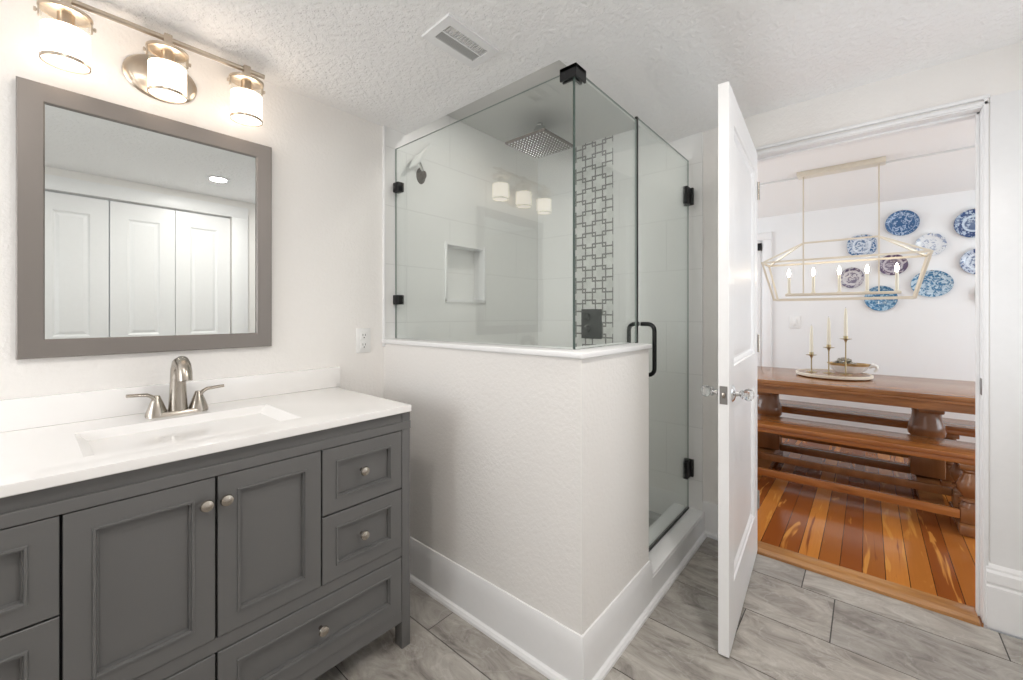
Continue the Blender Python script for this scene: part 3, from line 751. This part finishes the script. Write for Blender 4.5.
# ceiling vent
vcx, vcy = 1.033, 1.124; vz = zc(vcy)
tl = math.atan(-0.0649)
vt = thing('ceiling_vent', 'white rectangular register vent in the textured ceiling', 'vent', (vcx, vcy, vz))
vt.rotation_euler = (tl, 0, 0)
mb = MB()
mb.slab('z', -.008, 0.0, (-.125, .125), (-.073, .073), [(-.092, .092), ] and [(-.094, .094, -.040, .040)])
mb.build('frame', 'trim', vt, local=True)
MB().box(-.094, .094, -.0022, .0022, -.007, .006).build('centre_bar', 'trim', vt, local=True)
MB().box(-.094, .094, -.040, .040, .004, .010).build('duct_back', 'vent_inner', vt, local=True)
for k in range(15):
    x = -.086 + .0123 * k
    mb = MB(); mb.prism([(x, -.006), (x + .0016, -.006), (x + .0055, .004), (x + .0039, .004)], 'y', -.038, -.003); mb.build('vane', 'grey_vane', vt, local=True)
for k in range(7):
    y = .006 + .005 * k
    mb = MB(); mb.prism([(y, -.006), (y + .0014, -.006), (y + .004, .004), (y + .0026, .004)], 'x', -.092, .092); mb.build('vane', 'grey_vane', vt, local=True)

# downlights
DL_LABEL = ['recessed white ceiling downlight reflected in the mirror', 'unseen added ceiling downlight in front of the left half of the vanity', 'unseen added downlight in the raised shower ceiling']
for i, (x, y, z, watts) in enumerate(DOWNLIGHTS):
    dl = thing('recessed_downlight', DL_LABEL[i], 'ceiling light', (x, y, z))
    MB().lathe([(.055, -.001), (.075, -.003), (.078, -.006), (.058, -.008), (.052, -.003)], (x, y, z), seg=36, cap=False).build('trim_ring', 'trim', dl)
    MB().lathe([(.054, -.0025), (.054, -.004)], (x, y, z), seg=36).build('lens', 'lens', dl)
    lamp('downlight_beam', 'AREA', (x, y, z - .012), watts, (1.0, 0.955, 0.90), shape='DISK', size=.10)

# ------------------------------------------------------------------ bathroom door (open)
DW, DT, DH = 0.826, 0.035, 2.035
pivot = Vector((2.436, 0.430, 0.008)); dang = math.atan2(0.372 - 0.430, 1.613 - 2.436)
door = bpy.data.objects.new('door_1', None); C.objects.link(door); door.location = pivot; door.rotation_euler = (0, 0, dang)
ROOT_M[door] = Matrix.Translation(pivot) @ Matrix.Rotation(dang, 4, 'Z')
door['kind'] = 'structure'; door['label'] = 'open white two-panel bathroom door with crystal knobs'
# local x runs from hinge to latch; visible face at local y = 0 .. thickness towards local -y
ST = .105
openings = [(ST, DW - ST, 1.02, DH - .115), (ST, DW - ST, .215, .865)]
mb = MB().slab('y', -DT, 0.0, (0, DW), (0, DH), openings)
for (a0, a1, z0, z1) in openings:
    for s, yb in ((1, 0.0), (-1, -DT)):
        prof = [(0, 0), (.003, .006), (.010, .008), (.020, .0155), (.028, .016), (.052, .010), (.056, .0095)]
        mb.rings([rect(a0 + i, a1 - i, z0 + i, z1 - i, yb - s * d) for i, d in prof])
mb.build('leaf', 'trim', door, local=True, smooth=0.3)
MB().box(DW - .0005, DW + .0015, -DT + .005, -.005, .893, .957).build('latch_plate', 'latch_metal', door, local=True)
MB().box(DW, DW + .006, -DT + .012, -.012, .915, .935, bev=.002).build('latch_bolt', 'nickel', door, local=True)
kx, kz = DW - .062, .925
for s, y0 in ((1, 0.0), (-1, -DT)):
    mb = MB().lathe([(.031, 0), (.031, .003), (.024, .009), (.011, .013), (.008, .024), (.015, .029), (.017, .034), (.011, .038)], (kx, y0, kz), (0, s, 0), 24)
    k = mb.build('knob', 'chrome', door, local=True)
    mb = MB().lathe([(.011, .036), (.019, .042), (.0225, .052), (.020, .063), (.011, .069), (.002, .070)], (kx, y0, kz), (0, s, 0), 10)
    mb.build('crystal_ball', 'crystal', k, local=True, smooth=0.1)
for z in (.22, 1.02, 1.80):
    MB().lathe([(.006, 0), (.006, .09)], (-.003, .004, z), seg=12).build('hinge', 'nickel', door, local=True)

# closet bifold doors (seen in the mirror)
def bifold(name, x0, x1, label):
    d = bpy.data.objects.new(name, None); C.objects.link(d); d.location = (x0, YR - .02, 0); d['kind'] = 'structure'; d['label'] = label
    ROOT_M[d] = Matrix.Translation(Vector((x0, YR - .02, 0)))
    w = (x1 - x0) / 2
    for k in range(2):
        a, b_ = x0 + k * w + .002, x0 + (k + 1) * w - .002
        ops = [(a + .098, b_ - .098, 1.06, 1.965), (a + .098, b_ - .098, .20, .93)]
        mb = MB().slab('y', YR - .055, YR - .020, (a, b_), (.012, CZ - .012), ops)
        for (p, q, z0, z1) in ops:
            prof = [(0, 0), (.012, .009), (.018, .010), (.036, .004), (.040, .004)]
            mb.rings([rect(p + i, q - i, z0 + i, z1 - i, YR - .020 - dd) for i, dd in prof])
        mb.build('leaf', 'trim', d, smooth=0.3)
    return d
bifold('door_3', 0.41, 1.200, 'white bifold closet door nearest the casing, seen in the mirror')
bifold('door_4', -0.378, 0.406, 'white bifold closet door further left, seen in the mirror')

# ------------------------------------------------------------------ dining table
TXa, TXb, TTZ = 3.520, 4.415, 0.742
TYa, TYb = -0.95, 1.25
tcx, tcy = (TXa + TXb) / 2, (TYa + TYb) / 2
tb = thing('dining_table', 'long honey-brown wooden trestle dining table with thick moulded top', 'table', (tcx, tcy, 0.006))
mb = MB(); mb.box(TXa, TXb, TYa, TYb, .712, TTZ, bev=.007, seg=3); mb.box(TXa + .006, TXb - .006, TYa + .006, TYb - .006, .695, .713, bev=.003)
mb.build('tabletop', 'table_wood', tb, smooth=0.4)
mb = MB(); mb.slab('z', .645, .697, (TXa + .02, TXb - .02), (TYa + .02, TYb - .02), [(TXa + .045, TXb - .045, TYa + .045, TYb - .045)])
mb.build('apron', 'table_wood', tb)
for y in (-0.30, 0.62):
    mb = MB(); mb.box(tcx - .30, tcx + .30, y - .06, y + .06, .60, .655, bev=.012)
    mb.lathe([(.078, .605), (.076, .585), (.072, .56), (.076, .52), (.090, .475), (.097, .44), (.092, .41), (.078, .395), (.078, .385), (.090, .375), (.090, .355), (.075, .335)], (tcx, y, 0), seg=32)
    pd = mb.build('pedestal', 'turned_wood', tb, smooth=0.7)
    mb = MB(); mb.box(tcx - .085, tcx + .085, y - .085, y + .085, .14, .335, bev=.012); mb.build('pedestal_block', 'turned_wood', pd)
    mb = MB()
    prof = [(-.36, .006), (-.36, .060), (-.33, .070), (-.22, .078), (-.12, .13), (.12, .13), (.22, .078), (.33, .070), (.36, .060), (.36, .006), (.22, .006), (.18, .03), (-.18, .03), (-.22, .006)]
    mb.prism([(tcx + a, z) for a, z in prof], 'y', y - .055, y + .055); mb.build('foot', 'turned_wood', pd, smooth=0.5)
mb = MB().box(tcx - .022, tcx + .022, -0.22, 0.54, .125, .175, bev=.004); mb.build('stretcher', 'turned_wood', tb)

# benches
def bench(x0, x1, label, y0, y1, legs):
    cx = (x0 + x1) / 2
    be = thing('dining_bench', label, 'bench', (cx, (y0 + y1) / 2, .006), group='trestle benches at the dining table')
    mb = MB(); mb.box(x0, x1, y0, y1, .422, .450, bev=.006, seg=3); mb.box(x0 + .012, x1 - .012, y0 + .012, y1 - .012, .392, .423, bev=.003)
    mb.build('seat', 'bench_wood', be, smooth=0.4)
    for y in legs:
        for x in (x0 + .048, x1 - .048):
            mb = MB(); mb.box(x - .045, x + .045, y - .045, y + .045, .365, .394, bev=.006)
            mb.lathe([(.030, .365), (.036, .352), (.026, .340), (.040, .31), (.055, .275), (.052, .245), (.034, .215), (.030, .205), (.042, .198), (.044, .188), (.030, .178), (.038, .165), (.040, .150)], (x, y, 0), seg=24)
            mb.box(x - .042, x + .042, y - .042, y + .042, .066, .152, bev=.006)
            mb.build('leg', 'turned_wood', be, smooth=0.7)
        mb = MB(); mb.box(x0 - .03, x1 + .03, y - .05, y + .05, .006, .066, bev=.012); mb.build('foot', 'turned_wood', be)
    for x, z in ((x0 + .005, .088), (x1 - .040, .112)):
        mb = MB(); mb.box(x, x + .030, legs[0] + .0425, legs[1] - .0425, z, z + .048, bev=.003); mb.build('rail', 'bench_wood' if x < cx else 'turned_wood', be)  # rear rail takes the darker wood to stand for its shade
    return be
bench(3.362, 3.705, 'orange-brown turned-leg bench on the near side of the dining table', -.62, 1.00, (-.43, .78))
bench(4.14, 4.46, 'orange-brown turned-leg bench on the far side of the dining table', -.62, 1.00, (-.43, .78))

# lazy susan tray, candlesticks, candles, dish
RXc, RYc = 4.035, 0.205
tr = thing('serving_tray', 'round cream-edged wooden tray on the dining table holding three candlesticks', 'tray', (RXc, RYc, TTZ))
MB().lathe([(.215, .0), (.222, .006), (.214, .006)], (RXc, RYc, TTZ), seg=48).build('foot_ring', 'turned_wood', tr)
MB().lathe([(.225, .006), (.236, .012), (.237, .028), (.233, .032), (.226, .030), (.222, .024), (.01, .024)], (RXc, RYc, TTZ), seg=56).build('tray_rim', 'tray_rim', tr)
MB().lathe([(.221, .0235), (.221, .0255), (.002, .0256)], (RXc, RYc, TTZ), seg=48).build('tray_surface', 'table_wood', tr)
CZ0 = TTZ + .0258
sticks = [(4.02, .338, .135, 'short'), (4.03, .230, .198, 'middle'), (4.035, .128, .268, 'tall')]
names = {'short': 'shortest', 'middle': 'medium-height', 'tall': 'tallest'}
for (x, y, h, nm) in sticks:
    cs = thing('candlestick', 'thin brass candlestick, %s of the three on the tray' % names[nm], 'candlestick', (x, y, CZ0), group='brass candlesticks on the tray')
    MB().lathe([(.036, 0), (.036, .003), (.020, .006), (.006, .010)], (x, y, CZ0), seg=28).build('base', 'brass', cs)
    MB().lathe([(.0045, .008), (.0045, h - .03), (.010, h - .012), (.014, h - .004)], (x, y, CZ0), seg=14).build('stem', 'brass', cs)
    MB().lathe([(.012, h - .006), (.036, h - .001), (.037, h + .002), (.014, h + .002), (.0145, h + .022), (.0125, h + .022), (.0125, h + .006), (.001, h + .006)], (x, y, CZ0), seg=28, cap=False).build('drip_pan', 'brass', cs)
    cd = thing('taper_candle', 'ivory taper candle standing in the %s brass candlestick' % names[nm], 'candle', (x, y, CZ0 + h + .006), group='ivory taper candles')
    MB().lathe([(.0122, 0), (.0128, .03), (.0112, .16), (.0075, .218), (.0015, .226)], (x, y, CZ0 + h + .006), seg=18).build('wax', 'candle', cd)
    MB().tube([(x, y, CZ0 + h + .229), (x, y + .001, CZ0 + h + .240)], .0009, 6).build('wick', 'slot', cd)
# oval dish with gilt edge behind the candlesticks
dx_, dy_ = 4.165, .115
ds = thing('oval_dish', 'white oval ceramic dish with gilt rim behind the tallest candlestick', 'dish', (dx_, dy_, CZ0))
def scallop(r, z, n=60): return [(dx_ + .55 * r * (1 + .03 * math.cos(10 * a)) * math.sin(a), dy_ + r * (1 + .03 * math.cos(10 * a)) * math.cos(a), z) for a in [2 * PI * k / n for k in range(n)]]
mb = MB(); mb.rings([scallop(.075, CZ0), scallop(.08, CZ0 + .006), scallop(.10, CZ0 + .02), scallop(.128, CZ0 + .070), scallop(.125, CZ0 + .070), scallop(.095, CZ0 + .024), scallop(.06, CZ0 + .014)])
mb.face(list(reversed(scallop(.075, CZ0)))); mb.build('bowl', 'white_ceramic', ds)
mb = MB(); mb.rings([scallop(.119, CZ0 + .054), scallop(.129, CZ0 + .068), scallop(.130, CZ0 + .074), scallop(.123, CZ0 + .074), scallop(.120, CZ0 + .064)], close=False); mb.build('gilt_rim', 'gilt', ds)
MB().tube([(dx_, dy_ - .118, CZ0 + .048), (dx_, dy_ - .145, CZ0 + .068), (dx_, dy_ - .165, CZ0 + .060), (dx_, dy_ - .166, CZ0 + .035), (dx_, dy_ - .15, CZ0 + .018)], [.012, .016, .014, .010, .008], 12).build('handle', 'white_ceramic', ds, smooth=0.9)
rnd = random.Random(5)
mb = MB()
for k in range(46):
    a, r = rnd.random() * 2 * PI, rnd.random() ** .5 * .07
    p = (dx_ + .5 * r * math.sin(a), dy_ + .025 + r * math.cos(a), CZ0 + .050 + .050 * (1 - (r / .07) ** 2) + rnd.random() * .012)
    r2 = .010 + rnd.random() * .004
    mb.lathe([(r2 * math.sin(PI * q / 6) + .0004, -r2 * math.cos(PI * q / 6)) for q in range(7)], p, seg=8)
bd = mb.build('pewter_beads', 'silver_bits'); bd['kind'] = 'stuff'; tag(bd, 'heap of small pewter beads in the white oval dish', 'beads')

# chandelier
KX, KY = 3.97, 0.163
ch = thing('lantern_chandelier', 'long open-frame champagne metal lantern chandelier over the dining table', 'chandelier', (KX, KY, 2.318))
MB().box(KX - .055, KX + .055, KY - .26, KY + .26, 2.296, 2.331, bev=.004).build('canopy', 'gold_leaf', ch)
ridge, sh_, bo = .2225, (.478, .15, 1.632), (.405, .10, 1.337)
for s in (-1, 1):
    MB().bar((KX, KY + s * ridge, 1.372), (KX, KY + s * ridge, 2.30), .009).build('rod', 'gold_leaf', ch)
MB().bar((KX, KY - ridge, 1.780), (KX, KY + ridge, 1.780), .012).build('ridge_bar', 'gold_leaf', ch)
def corners(c): return [(KX + sx * c[1], KY + sy * c[0], c[2]) for sx, sy in ((-1, -1), (-1, 1), (1, 1), (1, -1))]
S4, B4 = corners(sh_), corners(bo)
mb = MB()
for k in range(4): mb.bar(S4[k], S4[(k + 1) % 4], .014)
mb.build('shoulder_frame', 'gold_leaf', ch)
mb = MB()
for k in range(4): mb.bar(B4[k], B4[(k + 1) % 4], .014)
mb.build('bottom_frame', 'gold_leaf', ch)
for k in range(4):
    MB().bar(S4[k], B4[k], .013).build('corner_bar', 'gold_leaf', ch)
    y = KY + (ridge if S4[k][1] > KY else -ridge)
    MB().bar((KX, y, 1.780), S4[k], .012).build('roof_bar', 'gold_leaf', ch)
MB().box(KX - .022, KX + .022, KY - .34, KY + .34, 1.366, 1.386, bev=.003).build('socket_bar', 'gold_leaf', ch)
for k in range(5):
    y = KY + .317 - .1585 * k
    mb = MB().lathe([(.016, 1.386), (.016, 1.392), (.010, 1.394), (.010, 1.520)], (KX, y, 0), seg=14); cs = mb.build('candle_sleeve', 'candle', ch)
    MB().lathe([(.006, 1.520), (.010, 1.535), (.0115, 1.546), (.008, 1.564), (.002, 1.582)], (KX, y, 0), seg=14).build('bulb', 'bulb', cs)

# plates on the far wall: (y, z, half width, half height, glaze, label)
BLUE, NAVY, TEAL, PURP = (0.022, 0.10, 0.25), (0.02, 0.055, 0.17), (0.03, 0.15, 0.30), (0.10, 0.07, 0.13)
WHT = (0.68, 0.74, 0.82)
b1 = [(0.0, gy(.8)), (.42, gy(.9)), (.48, gy(.2)), (.56, gy(.1)), (.60, gy(1.0)), (.95, gy(1.0))]
b2 = [(0.0, gy(.5)), (.42, gy(.6)), (.5, gy(.0)), (.60, gy(.0)), (.66, gy(.7)), (.97, gy(.8))]
b3 = [(0.0, gy(1.0)), (.7, gy(1.0)), (.74, gy(.5)), (.78, gy(1.0)), (.97, gy(1.0))]
plates = [
    (.043, 1.845, .105, .098, glaze('plate_glaze_medallion', BLUE, WHT, b1, 1.0, .50), 'blue and white plate with rounded corners behind the lantern top bar', 8),
    (-.224, 2.012, .110, .110, glaze('plate_glaze_deep_blue', BLUE, (0.50, 0.62, 0.80), b3, 2.0, .56), 'deep blue plate, highest of the wall plates above the lantern', 0),
    (-.398, 1.805, .095, .095, glaze('plate_glaze_scallop', (0.05, 0.13, 0.33), (0.74, 0.77, 0.80), b2, 3.0, .47), 'pale scalloped plate with blue centre beside the lantern tip', 12),
    (-.645, 1.950, .115, .115, glaze('plate_glaze_ringed', NAVY, (0.58, 0.68, 0.78), b1, 4.0, .54), 'dark blue ringed plate cut by the door jamb, upper of two', 0),
    (-.668, 1.643, .104, .104, glaze('plate_glaze_floral', NAVY, (0.66, 0.72, 0.80), b1, 5.0, .48), 'dark blue rimmed floral plate cut by the door jamb, lower of two', 0),
    (-.405, 1.478, .128, .112, glaze('plate_glaze_landscape', TEAL, (0.62, 0.74, 0.82), b3, 6.0, .50), 'wide blue landscape platter below the scalloped plate', 0),
    (-.165, 1.655, .098, .092, glaze('plate_glaze_mulberry', PURP, (0.56, 0.52, 0.56), b1, 7.0, .56), 'mulberry plate seen inside the lantern beside its last bulb', 0),
    (.113, 1.557, .088, .095, glaze('plate_glaze_grey', (0.11, 0.09, 0.16), (0.62, 0.60, 0.62), b1, 8.0, .50), 'grey-violet plate seen inside the lantern between middle bulbs', 0),
    (-.086, 1.363, .112, .112, glaze('plate_glaze_teal', TEAL, (0.45, 0.62, 0.74), b3, 9.0, .54), 'teal blue plate, lowest on the wall under the lantern frame', 0),
    (-.735, 1.376, .085, .085, glaze('plate_glaze_brown', (0.12, 0.10, 0.09), (0.60, 0.58, 0.54), b2, 10.0, .5), 'small brown plate mostly hidden behind the door jamb, lowest there', 0),
]
for (y, z, a, b_, mat, label, lobes) in plates:
    root = thing('wall_plate', label, 'plate', (XF, y, z), group='decorative plates on the dining wall')
    mb = MB(); n = 48
    def loop(k, x):
        out_l = []
        for q in range(n):
            t = 2 * PI * q / n
            w = 1 + (.03 * math.cos(lobes * t) if lobes == 12 else 0)
            ca, sa = math.cos(t), math.sin(t)
            if lobes == 8:
                p = 2.6; dn = (abs(ca) ** p + abs(sa) ** p) ** (-1 / p); ca, sa = ca * dn, sa * dn
            out_l.append((XF - x, y + a * k * w * ca, z + b_ * k * w * sa))
        return out_l
    mb.rings([loop(.55, .002), loop(.72, .006), loop(1.0, .022), loop(.99, .026), loop(.95, .025), loop(.72, .014), loop(.62, .010), loop(.02, .0095)])
    mb.build('dish', mat, root, smooth=0.9)
    mb = MB(); mb.tube([(XF - .006, y, z + b_ * .70), (XF - .006, y, z + b_ * 1.02), (XF - .030, y, z + b_ * 1.02), (XF - .030, y, z + b_ * .96)], .0018, 6)
    mb.build('hanger', 'brass', root)
sw = thing('light_switch', 'white switch plate on the dining wall left of the candles', 'switch', (XF, .549, 1.145))
MB().box(XF - .007, XF, .505, .593, 1.085, 1.205, bev=.003).build('cover_plate', 'plastic', sw)
MB().box(XF - .012, XF - .006, .535, .563, 1.115, 1.175, bev=.003).build('rocker', 'plastic', sw)
